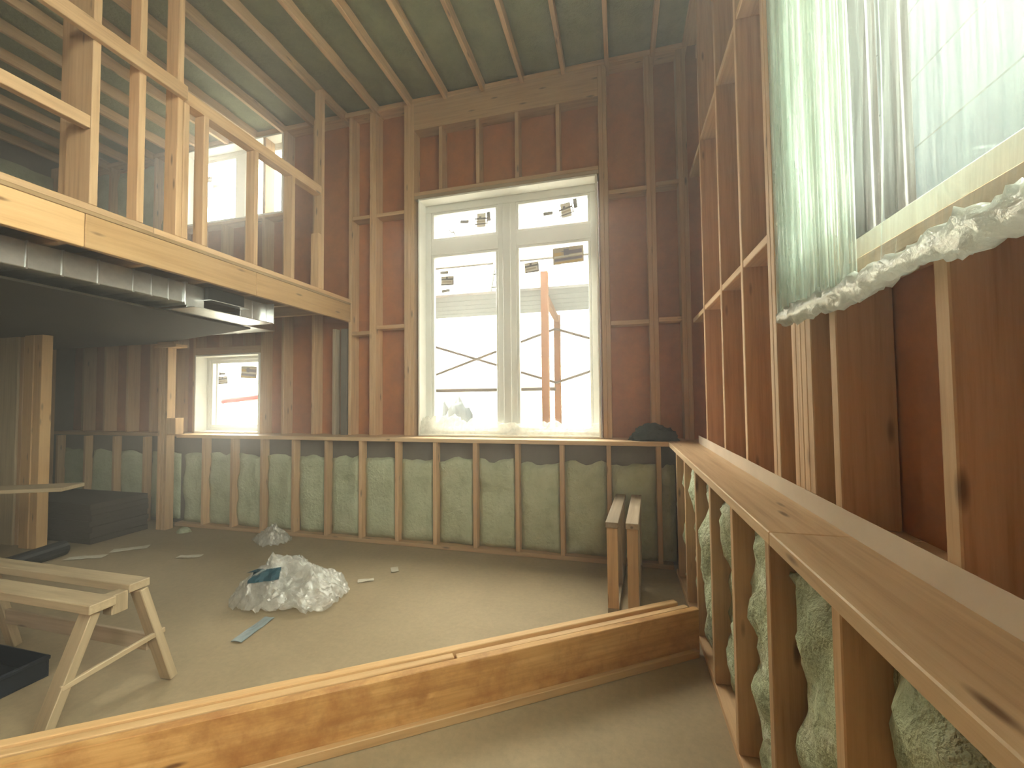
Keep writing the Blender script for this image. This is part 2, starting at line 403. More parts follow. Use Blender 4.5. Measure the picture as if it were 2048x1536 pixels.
# sheathing: sheets meeting on studs, around the three openings
yS = YU+0.1405
def sheet(x0, x1, z0, z1): box('sheathing_panel', wb, (x0, x1), (yS, yS+0.012), (z0, z1), 'sheath', 0.001)
for (a, b) in ((-7.3, -6.1), (-6.1, -5.236)): sheet(a, b, LEDGE, 2.9); sheet(a, b, 2.9, CEIL+0.168)
sheet(-5.236, -4.959, LEDGE, 3.589); sheet(-5.236, -4.959, 4.531, CEIL+0.168); sheet(-4.959, -3.999, 1.981, 3.589); sheet(-3.999, -3.709, LEDGE, 3.589); 
sheet(-4.959, -3.709, 4.531, CEIL+0.168)
sheet(-3.709, -2.55, LEDGE, 2.3); sheet(-3.709, -2.55, 2.3, CEIL+0.168); sheet(-2.55, -1.996, LEDGE, 3.506); sheet(-2.55, -1.32, 3.506, CEIL+0.168)
sheet(-1.32, -0.164, 3.506, CEIL+0.168); sheet(-0.164, 0.90, LEDGE, 2.6); sheet(-0.164, 0.90, 2.6, CEIL+0.168)

# ------------------------------------------------------------------ windows in the back wall
def frame_rect(parent, x0, x1, z0, z1, y0, y1, t, name='frame_bar', mat='vinyl'):
    box(name, parent, (x0, x1), (y0, y1), (z1-t, z1), mat)
    box(name, parent, (x0, x1), (y0, y1), (z0, z0+t), mat)
    box(name, parent, (x0, x0+t), (y0+0.001, y1-0.001), (z0+t, z1-t), mat)
    box(name, parent, (x1-t, x1), (y0+0.001, y1-0.001), (z0+t, z1-t), mat)
def jambs(parent, x0, x1, z0, z1, y0, y1, t=0.018):
    box('jamb', parent, (x0, x0+t), (y0, y1), (z0, z1), 'jamb')
    box('jamb', parent, (x1-t, x1), (y0, y1), (z0, z1), 'jamb')
    box('head_jamb', parent, (x0+t, x1-t), (y0, y1), (z1-t, z1), 'jamb')
    box('stool', parent, (x0+t, x1-t), (y0, y1), (z0, z0+t), 'jamb')
def sticker(parent, cx, cz, w, h, kind, rot=0.0, y=4.018):
    o = box('sticker', parent, (cx-w/2, cx+w/2), (y, y+0.0015), (cz-h/2, cz+h/2), {'strip': 'label_grey', 'label': 'label_light', 'big': 'label_tan'}[kind], 0)
    o.rotation_mode = 'XYZ'
    R = Matrix.Rotation(rot, 4, 'Y')
    loc = Vector(o.location); o.matrix_local = Matrix.Translation(loc) @ R @ o.rotation_euler.to_matrix().to_4x4()
    inv = o.matrix_local.to_3x3().inverted()
    def band(dx, dz, bw, bh, mat):
        me = box_mesh(bw, 0.001, bh, mat, 0)
        b = bpy.data.objects.new('print_band', me); COL.objects.link(b); b.parent = o
        Rl = inv.to_4x4() @ R
        b.matrix_local = Matrix.Translation(inv @ (R.to_3x3() @ Vector((dx, -0.0016, dz)))) @ Rl
    if kind == 'label':
        if w > h:
            band(0, h*0.16, w*0.96, h*0.16, 'label_dark'); band(-w*0.05, h*0.28, w*0.14, h*0.3, 'label_dark')
            band(0, -h*0.42, w*0.98, h*0.10, 'label_dark'); band(w*0.45, -h*0.08, w*0.08, h*0.8, 'label_grey')
            band(0, h*0.42, w*0.9, h*0.09, 'label_tan'); band(-w*0.05, -h*0.12, w*0.7, h*0.16, 'label_tan')
        else:
            band(w*0.16, 0, w*0.18, h*0.96, 'label_dark'); band(w*0.28, h*0.08, w*0.3, h*0.16, 'label_dark')
            band(-w*0.42, 0, w*0.12, h*0.98, 'label_dark'); band(-w*0.14, h*0.02, w*0.16, h*0.7, 'label_tan')
            band(0, -h*0.44, w*0.96, h*0.07, 'label_grey')
    elif kind == 'big':
        band(w*0.12, h*0.16, w*0.66, h*0.22, 'label_purple'); band(-w*0.05, h*0.18, w*0.17, h*0.40, 'label_purple')
        band(-w*0.30, h*0.12, w*0.32, h*0.20, 'label_yellow'); band(0.0, -h*0.04, w*0.92, h*0.10, 'label_light')
        band(0.0, -h*0.22, w*0.90, h*0.14, 'label_purple'); band(0, -h*0.40, w*0.92, h*0.10, 'label_yellow')
    return o
w1 = thing('window_1', (-1.07, 3.95, 1.06), 'large white four pane window with a wide mullion and stickers', 'window', kind='structure')
jambs(w1, -1.995, -0.165, LEDGE+0.003, 3.505, YU-0.012, 3.995)
box('stop', w1, (-1.976, -0.184), (3.93, 3.994), (1.066, 1.105), 'vinyl')
F0, F1 = 3.996, 4.075
for (a, b, c, d, nm) in ((-1.995, -0.165, 3.415, 3.505, 'frame_bar'), (-1.995, -0.165, LEDGE+0.003, 1.105, 'frame_bar'),
                     (-1.995, -1.915, 1.106, 3.414, 'frame_bar'), (-0.24, -0.165, 1.106, 3.414, 'frame_bar'),
                     (-1.172, -0.985, 1.106, 3.414, 'mullion'), (-1.914, -1.173, 2.955, 3.105, 'transom'), (-0.984, -0.241, 2.965, 3.105, 'transom')):
    box(nm, w1, (a, b), (F0, F1), (c, d), 'vinyl')
box('mullion_cover', w1, (-1.118, -1.038), (F0-0.022, F0-0.001), (1.106, 3.40), 'vinyl', 0.004)
for (a, b, c, d) in ((-1.914, -1.173, 3.106, 3.414), (-0.984, -0.241, 3.106, 3.414), (-1.914, -1.173, 1.106, 2.954), (-0.984, -0.241, 1.106, 2.964)):
    frame_rect(w1, a, b, c, d, 4.004, 4.055, 0.026, 'sash_bar')
    box('pane', w1, (a+0.0265, b-0.0265), (4.022, 4.028), (c+0.0265, d-0.0265), 'glass', 0)
for q in ((-1.543, 3.286, 0.097, 0.035, 'strip', 0.08), (-1.358, 3.280, 0.096, 0.148, 'label', 0.02), (-1.276, 3.310, 0.038, 0.098, 'strip', -0.08),
          (-0.656, 3.262, 0.096, 0.035, 'strip', -0.02), (-0.477, 3.275, 0.100, 0.145, 'label', -0.12), (-0.385, 3.330, 0.038, 0.093, 'strip', -0.12),
          (-1.776, 2.764, 0.093, 0.032, 'strip', 0.0), (-1.739, 2.673, 0.145, 0.098, 'label', 0.02), (-1.759, 2.567, 0.094, 0.030, 'strip', -0.08),
          (-0.828, 2.734, 0.145, 0.103, 'label', -0.06), (-0.462, 2.825, 0.302, 0.165, 'big', -0.03)):
    sticker(w1, *q)
for p0, p1 in (((-1.715, 3.215), (-1.69, 3.185)), ((-1.69, 3.185), (-1.665, 3.19)), ((-1.665, 3.19), (-1.645, 3.145))):
    bar('tape_curl', w1, (p0[0], 4.018, p0[1]), (p1[0], 4.018, p1[1]), 0.01, 0.012, 'label_grey', (0, 1, 0), 0)
w2 = thing('window_2', (-4.46, 3.95, 3.6), 'upper white window seen through the loft framing', 'window', kind='structure')
jambs(w2, -5.235, -3.71, 3.590, 4.530, YU-0.005, 3.995)
frame_rect(w2, -5.235, -3.71, 3.590, 4.530, F0, F1, 0.06)
box('mullion', w2, (-4.53, -4.40), (F0, F1), (3.65, 4.47), 'vinyl')
for a, b in ((-5.174, -4.531), (-4.399, -3.771)):
    frame_rect(w2, a, b, 3.651, 4.469, 4.006, 4.055, 0.03, 'sash_bar')
    box('pane', w2, (a+0.031, b-0.031), (4.022, 4.028), (3.682, 4.438), 'glass', 0)
sticker(w2, -4.88, 4.141, 0.105, 0.039, 'strip', 0); sticker(w2, -4.987, 4.241, 0.073, 0.078, 'label', 0.05)
w3 = thing('window_3', (-4.5, 3.95, 1.06), 'small white window under the loft beside the corner post', 'window', kind='structure')
jambs(w3, -4.958, -4.0, LEDGE+0.003, 1.980, YU-0.012, 3.995)
frame_rect(w3, -4.958, -4.0, LEDGE+0.003, 1.980, F0, F1, 0.05)
frame_rect(w3, -4.90, -4.055, 1.10, 1.925, 4.0, 4.06, 0.035, 'sash_bar')
box('sash_stile', w3, (-4.815, -4.795), (4.004, 4.05), (1.136, 1.889), 'vinyl')
box('pane', w3, (-4.794, -4.091), (4.022, 4.028), (1.136, 1.889), 'glass', 0)
box('pane', w3, (-4.864, -4.816), (4.022, 4.028), (1.136, 1.889), 'glass', 0)
sticker(w3, -4.734, 1.763, 0.091, 0.031, 'strip', 0.02); sticker(w3, -4.721, 1.682, 0.14, 0.093, 'label', -0.03); sticker(w3, -4.330, 1.770, 0.236, 0.146, 'big', 0.05)

# ------------------------------------------------------------------ right wall
wr = thing('wall_right', (0.7, 1.0, 0), 'right wall of bare studs and orange brown sheathing over foam', 'wall', kind='structure')
XL = 0.42
box('foundation', wr, (0.56, 0.64), (-3.3, 3.774), (0, LEDGE-S-0.001), 'concrete', 0)
box('bottom_plate', wr, (XL, XL+0.089), (-3.2, 3.60), (0.001, S), 'wood')
ry = [3.46 - 0.41*i for i in range(13)]
for y in ry: box('stud', wr, (XL, XL+0.089), (y-S/2, y+S/2), (S+0.001, LEDGE-S-0.001), 'wood')
rb = [3.655] + ry
for i in range(len(rb)-1):
    a, b = rb[i]-S/2, rb[i+1]+S/2
    foam('foam_panel', wr, (XL+0.045, a, S), (0, -1, 0), (0, 0, 1), (-1, 0, 0), a-b, 0.90, 80+i*3, 0.065, 'foam_rough', 12, 26, 0.03, 0.10)
# ledge boards: inner edge nearly straight, outer edge follows the upper wall
def ledge(name, y0, y1, par):
    vs = []
    for z in (LEDGE-S, LEDGE):
        vs += [(0.388, y0, z), (0.388, y1, z), (wx(y1)+0.20, y1, z), (wx(y0)+0.20, y0, z)]
    bm = bmesh.new(); b = base(par); c = Vector((0.55, (y0+y1)/2, LEDGE))
    V = [bm.verts.new(Vector(v)-c) for v in vs]
    for f in ((3, 2, 1, 0), (4, 5, 6, 7), (0, 1, 5, 4), (1, 2, 6, 5), (2, 3, 7, 6), (3, 0, 4, 7)): bm.faces.new([V[i] for i in f])
    bmesh.ops.recalc_face_normals(bm, faces=bm.faces)
    bmesh.ops.bevel(bm, geom=list(bm.edges), offset=0.003, segments=1, affect='EDGES')
    bmesh.ops.rotate(bm, cent=(0, 0, 0), matrix=Matrix.Rotation(-PI/2, 3, 'Z'), verts=bm.verts)
    me = bpy.data.meshes.new(name); bm.to_mesh(me); bm.free(); me.materials.append(M['ledge'])
    o = link(bpy.data.objects.new(name, me), par); o.location = c - b; o.rotation_euler = (0, 0, PI/2)
ledge('ledge_board', 1.283, 4.02, wr); ledge('ledge_board', -1.2, 1.280, wr); ledge('ledge_board', -3.3, -1.203, wr)
# upper studs
def rstud(y, z0=LEDGE, z1=CEIL+0.02, n=1):
    for k in range(n):
        x = wx(y); yy = y - k*(S+0.001)
        box('stud', wr, (x, x+0.138), (yy-S/2, yy+S/2), (z0+0.001, z1), 'wood')
for y in (3.30, 2.74, 2.277): rstud(y)
rstud(1.875, n=2)
rstud(1.655, n=4)
for y in (1.371, 0.948, 0.54, 0.13, -0.28, -0.69): rstud(y, z1=1.72)
rstud(-1.12, n=3); rstud(-3.22, n=1)
box('sill_plate', wr, (wx(-2)-0.004, wx(-2)+0.13), (-3.19, -2.23), (1.27, 1.308), 'wood'); box('header_beam', wr, (wx(-2), wx(-2)+0.13), (-3.19, -2.23), (4.2, CEIL+0.02), 'wood')  # frames the unseen opening added for fill light
yy = [3.84, 3.30, 2.74, 2.277, 1.875, 1.655]
for z in (2.075, 3.35):
    for i in range(len(yy)-1):
        a, b = yy[i]-S/2-0.001, yy[i+1]+S/2+0.001
        if i == 4: a -= S + 0.001
        x = max(wx(a), wx(b))+0.003
        box('blocking', wr, (x, x+0.13), (b, a), (z-S/2, z+S/2), 'wood')
box('sill_plate', wr, (wx(0.5)-0.004, wx(0.5)+0.135), (-1.09, 1.515), (1.721, 1.759), 'wood')
box('header_beam', wr, (wx(0.5), wx(0.5)+0.135), (-1.09, 1.515), (4.20, CEIL+0.02), 'wood')
box('top_plate', wr, (0.60, 0.735), (-3.3, 3.855), (CEIL+0.021, CEIL+0.075), 'wood')
def rsheet(y0, y1, z0, z1):
    x = max(wx(y0), wx(y1)) + 0.1405
    box('sheathing_panel', wr, (x, x+0.012), (y0, y1), (z0, z1), 'sheath', 0.001)
rsheet(2.74, 3.995, LEDGE, 2.18); rsheet(2.74, 3.995, 2.18, CEIL+0.168); rsheet(1.58, 2.74, LEDGE, 2.9); rsheet(1.58, 2.74, 2.9, CEIL+0.168)
rsheet(0.54, 1.58, LEDGE, 1.76); rsheet(-0.28, 0.54, LEDGE, 1.76); rsheet(-1.16, -0.28, LEDGE, 1.76)
rsheet(-1.16, 1.58, 4.2, CEIL+0.168); rsheet(-3.3, -2.2, LEDGE, 1.308); rsheet(-3.3, -2.2, 4.2, CEIL+0.168); rsheet(-2.2, -1.16, LEDGE, CEIL+0.168); rstud(-2.18); rstud(-1.7)
# window behind the poly sheet
w4 = thing('window_4', (0.72, 0.2, 1.76), 'wide window on the right wall covered by clear plastic', 'window', kind='structure')
for (a, b, c, d, m_) in ((-1.08, 1.51, 1.762, 1.895, 'vinyl'), (-1.08, 1.51, 4.08, 4.19, 'vinyl'), (1.42, 1.51, 1.896, 4.079, 'bronze'), (-1.08, -1.0, 1.896, 4.079, 'bronze'), (1.28, 1.335, 1.896, 4.079, 'bronze'), (0.10, 0.17, 1.896, 4.079, 'bronze')):
    box('frame_bar' if m_ == 'vinyl' else 'dark_mullion', w4, (0.71, 0.755), (a, b), (c, d), m_)
for a, b in ((1.337, 1.418), (0.172, 1.278), (-0.998, 0.098)):
    box('pane', w4, (0.728, 0.734), (a, b), (1.897, 4.078), 'glass', 0)

# ------------------------------------------------------------------ left wall and front wall
wl = thing('wall_left', (-7.3, 0, 0), 'far left wall with green foam between studs', 'wall', kind='structure')
box('sheathing_panel', wl, (-7.32, -7.30), (-3.3, 4.012), (-0.1, 2.3), 'concrete', 0)
box('sheathing_panel', wl, (-7.32, -7.30), (-3.3, 4.012), (2.301, CEIL+0.168), 'concrete', 0)
for i in range(9):
    y = 3.70 - 0.61*i
    box('stud', wl, (-7.275, -7.135), (y-S/2, y+S/2), (0.001, CEIL+0.02), 'wood')
    foam('foam_panel', wl, (-7.19, y-S/2, 0.1), (0, -1, 0), (0, 0, 1), (1, 0, 0), 0.61-S, 4.3, 120+i, 0.05, 'foam', 6, 40, 0.03)
wf = thing('wall_front', (-3, -3.3, 0), 'bare stud front wall behind the viewer', 'wall', kind='structure')
for a in (-7.3, -5.9, -4.5, -3.1, -1.7): box('sheathing_panel', wf, (a, a+1.398), (-3.32, -3.301), (-0.1, CEIL+0.2), 'sheath', 0)
box('sheathing_panel', wf, (-0.30, 0.95), (-3.32, -3.301), (-0.1, CEIL+0.2), 'sheath', 0)
for k in range(16): box('stud', wf, (-7.1+0.43*k, -7.1+0.43*k+S), (-3.30, -3.165), (0.001, CEIL-0.001), 'wood')

# ------------------------------------------------------------------ loft
XR = -2.8
loft = thing('loft_platform', (XR, 2, 2.27), 'wooden loft platform with a long pale rim beam', 'loft')
for (a, b) in ((-1.0, 1.56), (1.563, 2.66), (2.663, 3.855)): box('rim_board', loft, (XR-S, XR), (a, b), (2.265, 2.45), 'rim')
box('inner_rim_board', loft, (XR-2*S-0.002, XR-S-0.001), (-1.0, 3.855), (2.29, 2.45), 'wood')
box('subfloor_sheet', loft, (XR-2.25, XR+0.004), (-1.0, 3.855), (2.451, 2.472), 'subfloor', 0.002)
box('subfloor_sheet', loft, (-7.12, XR-2.252), (-1.0, 3.855), (2.451, 2.472), 'subfloor', 0.002)
for (a, b) in ((-1.0, 1.9), (1.903, 3.855)): box('bottom_plate', loft, (XR-0.09, XR-0.001), (a, b), (2.473, 2.511), 'wood')
for i in range(12):
    y = 3.6 - 0.406*i
    box('floor_joist', loft, (-7.1, XR-2*S-0.004), (y-S/2, y+S/2), (2.31, 2.45), 'wood')
lw = thing('loft_stud_wall', (XR, 2, 2.512), 'open stud half wall with a top rail on the loft edge', 'wall frame')
z0 = 2.5125
def lstud(y, z1, d=0.089, n=1, zz=z0):
    for k in range(n): box('stud', lw, (XR-d, XR-0.0015), (y-S/2+k*(S+0.001), y+S/2+k*(S+0.001)), (zz, z1), 'wood')
lstud(1.595, CEIL-0.001, 0.20); box('sister_board', lw, (XR-0.34, XR-0.21), (1.62, 1.66), (z0, CEIL-0.001), 'wood')
lstud(1.825, CEIL-0.001); lstud(2.05, CEIL-0.001, 0.11); lstud(2.092, 3.44, 0.06); lstud(2.23, 3.44); lstud(2.65, 3.44); lstud(3.04, 3.44); lstud(3.42, CEIL-0.001)
box('short_stud', lw, (XR-0.089, XR-0.0015), (3.358, 3.399), (z0, 3.05), 'wood')
box('rail', lw, (XR, XR+0.036), (-1.0, 2.07), (3.441, 3.535), 'wood'); box('rail', lw, (XR-0.089, XR-0.0015), (2.073, 3.399), (3.441, 3.53), 'wood')
box('mid_rail', lw, (XR-0.05, XR-0.0015), (-1.0, 1.574), (2.935, 3.005), 'wood')
for y in (0.2, 0.75, 1.1): lstud(y, 2.934); 
for y in (0.2, 0.75): lstud(y, CEIL-0.001, 0.089, 1, 3.006)

# under the loft: ducts, soffit coloured dark for shade
duct = thing('sheet_metal_duct', (-3.3, 2.2, 2.15), 'galvanised duct with raised seams hanging under the rim beam', 'duct')
ys = [0.3, 0.75, 1.30, 1.48, 1.63, 1.80, 1.99, 2.10, 2.21, 2.32]
for i in range(len(ys)-1): box('duct_section', duct, (-3.50, -3.10), (ys[i]+0.004, ys[i+1]-0.004), (2.152, 2.300), 'metal', 0.004)
for y in ys[1:-1]: box('seam', duct, (-3.51, -3.094), (y-0.0035, y+0.0035), (2.146, 2.303), 'metal_seam', 0)
box('end_flange', duct, (-3.52, -3.085), (2.317, 2.335), (2.135, 2.308), 'metal_seam', 0.002)
tk = thing('duct_takeoff', (-3.2, 2.7, 2.11), 'short duct end with a black block for its dark mouth beside the window', 'duct')
box('bottom_sheet', tk, (-3.46, -3.02), (2.337, 3.05), (2.118, 2.124), 'metal', 0.001)
box('side_sheet', tk, (-3.106, -3.10), (2.337, 2.47), (2.125, 2.300), 'metal', 0.001)
box('side_sheet', tk, (-3.106, -3.10), (2.785, 2.90), (2.125, 2.300), 'metal', 0.001)
box('side_sheet', tk, (-3.106, -3.10), (2.903, 3.05), (2.125, 2.300), 'metal', 0.001)
box('mouth', tk, (-3.10, -3.055), (2.47, 2.784), (2.205, 2.304), 'black', 0.003)  # black block paints in the darkness inside the open duct
box('lip', tk, (-3.098, -3.02), (2.46, 2.80), (2.196, 2.203), 'metal_seam', 0.001)
box('end_sheet', tk, (-3.46, -3.02), (3.052, 3.058), (2.118, 2.300), 'metal', 0.001)
b2 = thing('branch_duct', (-4, 3.4, 2.16), 'second shiny duct crossing towards the back wall under the loft', 'duct')
for (a, b) in ((-5.0, -4.55), (-4.545, -4.05), (-4.045, -3.56)): box('duct_section', b2, (a, b), (3.20, 3.62), (2.165, 2.300), 'metal', 0.004)
for x in (-4.5475, -4.0475): box('seam', b2, (x-0.0022, x+0.0022), (3.195, 3.625), (2.160, 2.303), 'metal_seam', 0)
sf = mesh_obj('shade_soffit', None, [(-7.1, 0.2, 2.100), (-3.16, 0.2, 2.100), (-3.36, 3.13, 2.100), (-5.2, 3.60, 2.100), (-7.1, 3.60, 2.100), (-7.1, 0.2, 2.115), (-3.16, 0.2, 2.115), (-3.36, 3.13, 2.115), (-5.2, 3.60, 2.115), (-7.1, 3.60, 2.115)],
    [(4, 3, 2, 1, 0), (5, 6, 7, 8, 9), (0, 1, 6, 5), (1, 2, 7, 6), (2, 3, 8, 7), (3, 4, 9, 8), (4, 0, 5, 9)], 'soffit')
tag(sf, 'flat soffit board with shade in its dark colour beneath the loft joists', 'soffit')

# posts under the loft
cp = thing('corner_post', (-4.9, 3.55, 0), 'stud corner post standing left of the small window', 'post')
for x in (-5.03, -4.98): box('stud', cp, (x, x+S), (3.50, 3.59), (0.001, 2.03), 'wood')
box('stud', cp, (-4.935, -4.897), (3.50, 3.59), (0.001, 2.03), 'wood')
box('cap_plate', cp, (-5.08, -4.76), (3.48, 3.61), (2.032, 2.07), 'wood'); box('cap_plate', cp, (-5.05, -4.80), (3.49, 3.60), (2.071, 2.097), 'wood')
box('side_block', cp, (-4.896, -4.77), (3.50, 3.59), (1.06, 1.24), 'wood')
lp = thing('built_up_post', (-5.5, 2.8, 0), 'thick doubled stud post in the dim area under the loft', 'post')
box('stud', lp, (-5.745, -5.61), (2.75, 2.84), (0.001, 2.097), 'rim'); box('stud', lp, (-5.605, -5.50), (2.757, 2.84), (0.001, 2.097), 'rim')
pb = thing('partition_frame', (-6.3, 2.8, 0), 'pale partition board left of the doubled post', 'partition')
box('board', pb, (-6.6, -5.90), (2.78, 2.80), (0.001, 2.097), 'bench'); box('stud', pb, (-5.93, -5.86), (2.801, 2.89), (0.001, 2.097), 'wood')

# ------------------------------------------------------------------ curb on the floor
cb = thing('floor_curb', (-0.8, 1.75, 0), 'long stained board curb crossing the floor at an angle', 'curb')
A, B = Vector((0.405, 2.515, 0)), Vector((-3.0, 0.225, 0))
d = (B-A).normalized(); nrm = Vector((-d.y, d.x, 0))
if nrm.y < 0: nrm = -nrm
def cbar(name, s0, s1, off, th, z0_, z1_, mat):
    a = A + d*s0 + nrm*(off+th/2); b = A + d*s1 + nrm*(off+th/2)
    bar(name, cb, (a.x, a.y, (z0_+z1_)/2), (b.x, b.y, (z0_+z1_)/2), th, z1_-z0_, mat)
cbar('face_board', 0.0, 4.1, 0.0, 0.040, 0.001, 0.240, 'curb')
cbar('base_strip', 0.03, 4.1, -0.030, 0.028, 0.001, 0.040, 'rim')
cbar('middle_board', 0.03, 1.35, 0.042, 0.036, 0.001, 0.238, 'rim'); cbar('middle_board', 1.36, 4.1, 0.055, 0.036, 0.001, 0.238, 'rim')
cbar('back_board', 0.06, 4.1, 0.095, 0.040, 0.001, 0.246, 'rim')

# ------------------------------------------------------------------ low twin wall stub by the corner
hw = thing('twin_stub_wall', (0.03, 3.2, 0), 'two low parallel stud frames capped with plates near the right corner', 'wall frame')
dx = 0.06/0.82
for (xa, xb) in ((-0.100, -0.030), (0.028, 0.098)):
    xm = (xa+xb)/2; wd = xb-xa
    bar('cap_plate', hw, (xm, 2.80, 0.585), (xm+0.06, 3.64, 0.585), wd+0.012, S, 'greywood')
    bar('bottom_plate', hw, (xm, 2.82, 0.020), (xm+0.06, 3.64, 0.020), wd, S, 'greywood')
    for y in (2.84, 3.22, 3.61):
        x = xm + (y-2.82)*dx
        box('stud', hw, (x-wd/2, x+wd/2), (y-S/2, y+S/2), (0.040, 0.5655), 'wood' if y < 3 else 'greywood')

# ------------------------------------------------------------------ sawhorse and clutter at the left
sh = thing('sawhorse', (-2.8, 1.43, 0), 'timber sawhorse with splayed legs in front of the loft', 'sawhorse')
box('top_board', sh, (-3.55, -2.27), (1.47, 1.56), (0.512, 0.55), 'bench'); box('top_board', sh, (-3.55, -2.24), (1.30, 1.40), (0.495, 0.535), 'bench')
box('end_block', sh, (-2.33, -2.27), (1.402, 1.468), (0.44, 0.53), 'bench'); box('end_block', sh, (-3.45, -3.39), (1.402, 1.468), (0.44, 0.53), 'bench')
for x, xf in ((-2.30, -2.265), (-3.42, -3.46)):
    bar('leg', sh, (x, 1.53, 0.505), (xf, 1.655, 0.012), 0.075, 0.036, 'bench', (0, 1, 0.2)); bar('leg', sh, (x, 1.34, 0.49), (xf-0.06, 1.185, 0.012), 0.075, 0.036, 'bench', (0, 1, -0.2))
    bar('crossbar', sh, (xf+0.012, 1.62, 0.27), (xf-0.02, 1.235, 0.22), 0.018, 0.025, 'bench')
box('stretcher', sh, (-3.40, -2.32), (1.585, 1.605), (0.17, 0.25), 'greywood')
bn = thing('storage_bin', (-3.15, 1.45, 0), 'open navy black plastic bin under the sawhorse', 'bin')
def tray(parent, x0, x1, y0, y1, h, t, mat):
    box('bin_base', parent, (x0, x1), (y0, y1), (0.001, t), mat)
    box('bin_side', parent, (x0, x1), (y0, y0+t), (t, h), mat); box('bin_side', parent, (x0, x1), (y1-t, y1), (t, h), mat)
    box('bin_end', parent, (x0, x0+t), (y0+t, y1-t), (t, h), mat); box('bin_end', parent, (x1-t, x1), (y0+t, y1-t), (t, h), mat)
    box('bin_rim', parent, (x0-0.012, x1+0.012), (y0-0.012, y0-0.001), (h-0.02, h), mat); box('bin_rim', parent, (x1+0.001, x1+0.012), (y0, y1), (h-0.02, h), mat)
tray(bn, -3.36, -2.90, 1.27, 1.52, 0.11, 0.008, 'navy')
wt = thing('trestle_table', (-4.5, 2.1, 0), 'plank table on trestle legs under the loft edge', 'table')
bar('plank', wt, (-5.25, 1.95, 0.735), (-4.32, 2.38, 0.735), 0.22, 0.03, 'bench')
for (x, y) in ((-5.18, 1.91), (-5.12, 2.08), (-5.02, 1.98), (-4.97, 2.15)): bar('leg', wt, (x, y, 0.718), (x, y, 0.005), 0.05, 0.04, 'greywood', (0, 1, 0))
br = thing('underlay_roll', (-5.0, 2.45, 0.07), 'black rolled membrane lying on the floor', 'roll')
cyl_bar('roll', br, (-4.95, 2.30, 0.07), (-5.05, 2.72, 0.07), 0.069, 'black', 16); cyl_bar('core', br, (-4.946, 2.285, 0.07), (-4.95, 2.299, 0.07), 0.03, 'paper', 10)
ds = thing('dark_stack', (-5.9, 3.2, 0), 'dark stacked sheets against the foam wall left of the corner post', 'stack')
for k in range(7):
    z = 0.001 + 0.057*k; j = random.uniform(-0.03, 0.03)
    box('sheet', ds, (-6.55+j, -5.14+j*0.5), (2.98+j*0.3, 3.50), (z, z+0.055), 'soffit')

# crumpled film
def heap(name, c, rx, ry_, h, seed, mat, label, cat, sub=5, rot=0.0, rough=1.0):
    bm = bmesh.new(); bmesh.ops.create_icosphere(bm, subdivisions=sub, radius=1.0)
    for v in bm.verts:
        p = v.co.copy(); q = p*1.5 + Vector((seed*5.3, seed, 0))
        r = 1 + rough*(0.30*noise.noise(q) + 0.24*(abs(noise.noise(q*2.1))-0.25)*1.6 + 0.16*abs(noise.noise(q*4.7)) + 0.07*noise.noise(q*11))
        p *= r
        z = (p.z+0.25)*h/1.25
        z = max(0.003 + 0.004*abs(noise.noise(q*6)), z)
        spread = 1.0 + 0.15*max(0, 0.3-p.z)
        x, y = p.x*rx*spread, p.y*ry_*spread
        v.co = (x*math.cos(rot)-y*math.sin(rot), x*math.sin(rot)+y*math.cos(rot), z)
    me = bpy.data.meshes.new(name); bm.to_mesh(me); bm.free(); me.materials.append(M[mat])
    o = link(bpy.data.objects.new(name, me)); o.location = c
    for p in me.polygons: p.use_smooth = (p.index % 3 != 0)
    return tag(o, label, cat)
def film_pile(name, c, rx, ry_, h, seed, label, layers=3, n=54):
    """crumpled sheets of one film lying over one another"""
    vs, fs = [], []
    def ridge(q): return 1 - 2*abs(noise.noise(q))
    for k in range(layers):
        b0 = len(vs); sc_ = 1 - 0.16*k; sd = seed*7.3 + k*3.7
        for j in range(n+1):
            for i in range(n+1):
                u, v = 2*i/n-1, 2*j/n-1
                x, y = u*math.sqrt(1-v*v/2), v*math.sqrt(1-u*u/2)       # square to disc
                r = math.sqrt(x*x+y*y)
                q = Vector((x*1.6, y*1.6, sd))
                rr = 1 + 0.28*noise.noise(Vector((math.cos(math.atan2(y, x))*1.3, math.sin(math.atan2(y, x))*1.3, sd)))
                z = h*sc_*(max(0, 1-r**2.2)*(0.62 + 0.5*noise.noise(q*1.1)) + 0.20*(1-r*0.6)*ridge(q*1.7) + 0.10*ridge(q*4.3) + 0.05*ridge(q*9))
                dx_ = 0.10*noise.noise(q*2.3 + Vector((9, 0, 0))); dy_ = 0.10*noise.noise(q*2.3 + Vector((0, 9, 0)))
                vs.append((c[0]+(x*rr+dx_)*rx*sc_, c[1]+(y*rr+dy_)*ry_*sc_, max(0.003+0.002*k, z)))
        W = n+1
        for j in range(n):
            for i in range(n): a = b0+j*W+i; fs.append((a, a+1, a+W+1, a+W))
    o = mesh_obj(name, None, vs, fs, 'film', False)
    for p in o.data.polygons: p.use_smooth = (p.index*7 % 5 > 1)
    return tag(o, label, 'plastic film')
film_heap = film_pile('plastic_film_heap', (-2.36, 2.58, 0), 0.43, 0.34, 0.30, 1, 'large crumpled heap of clear plastic film on the floor')
film_pile('plastic_film_scrap', (-3.40, 3.46, 0), 0.17, 0.13, 0.17, 2, 'small clear plastic bundle by the foam wall', 2, 34)
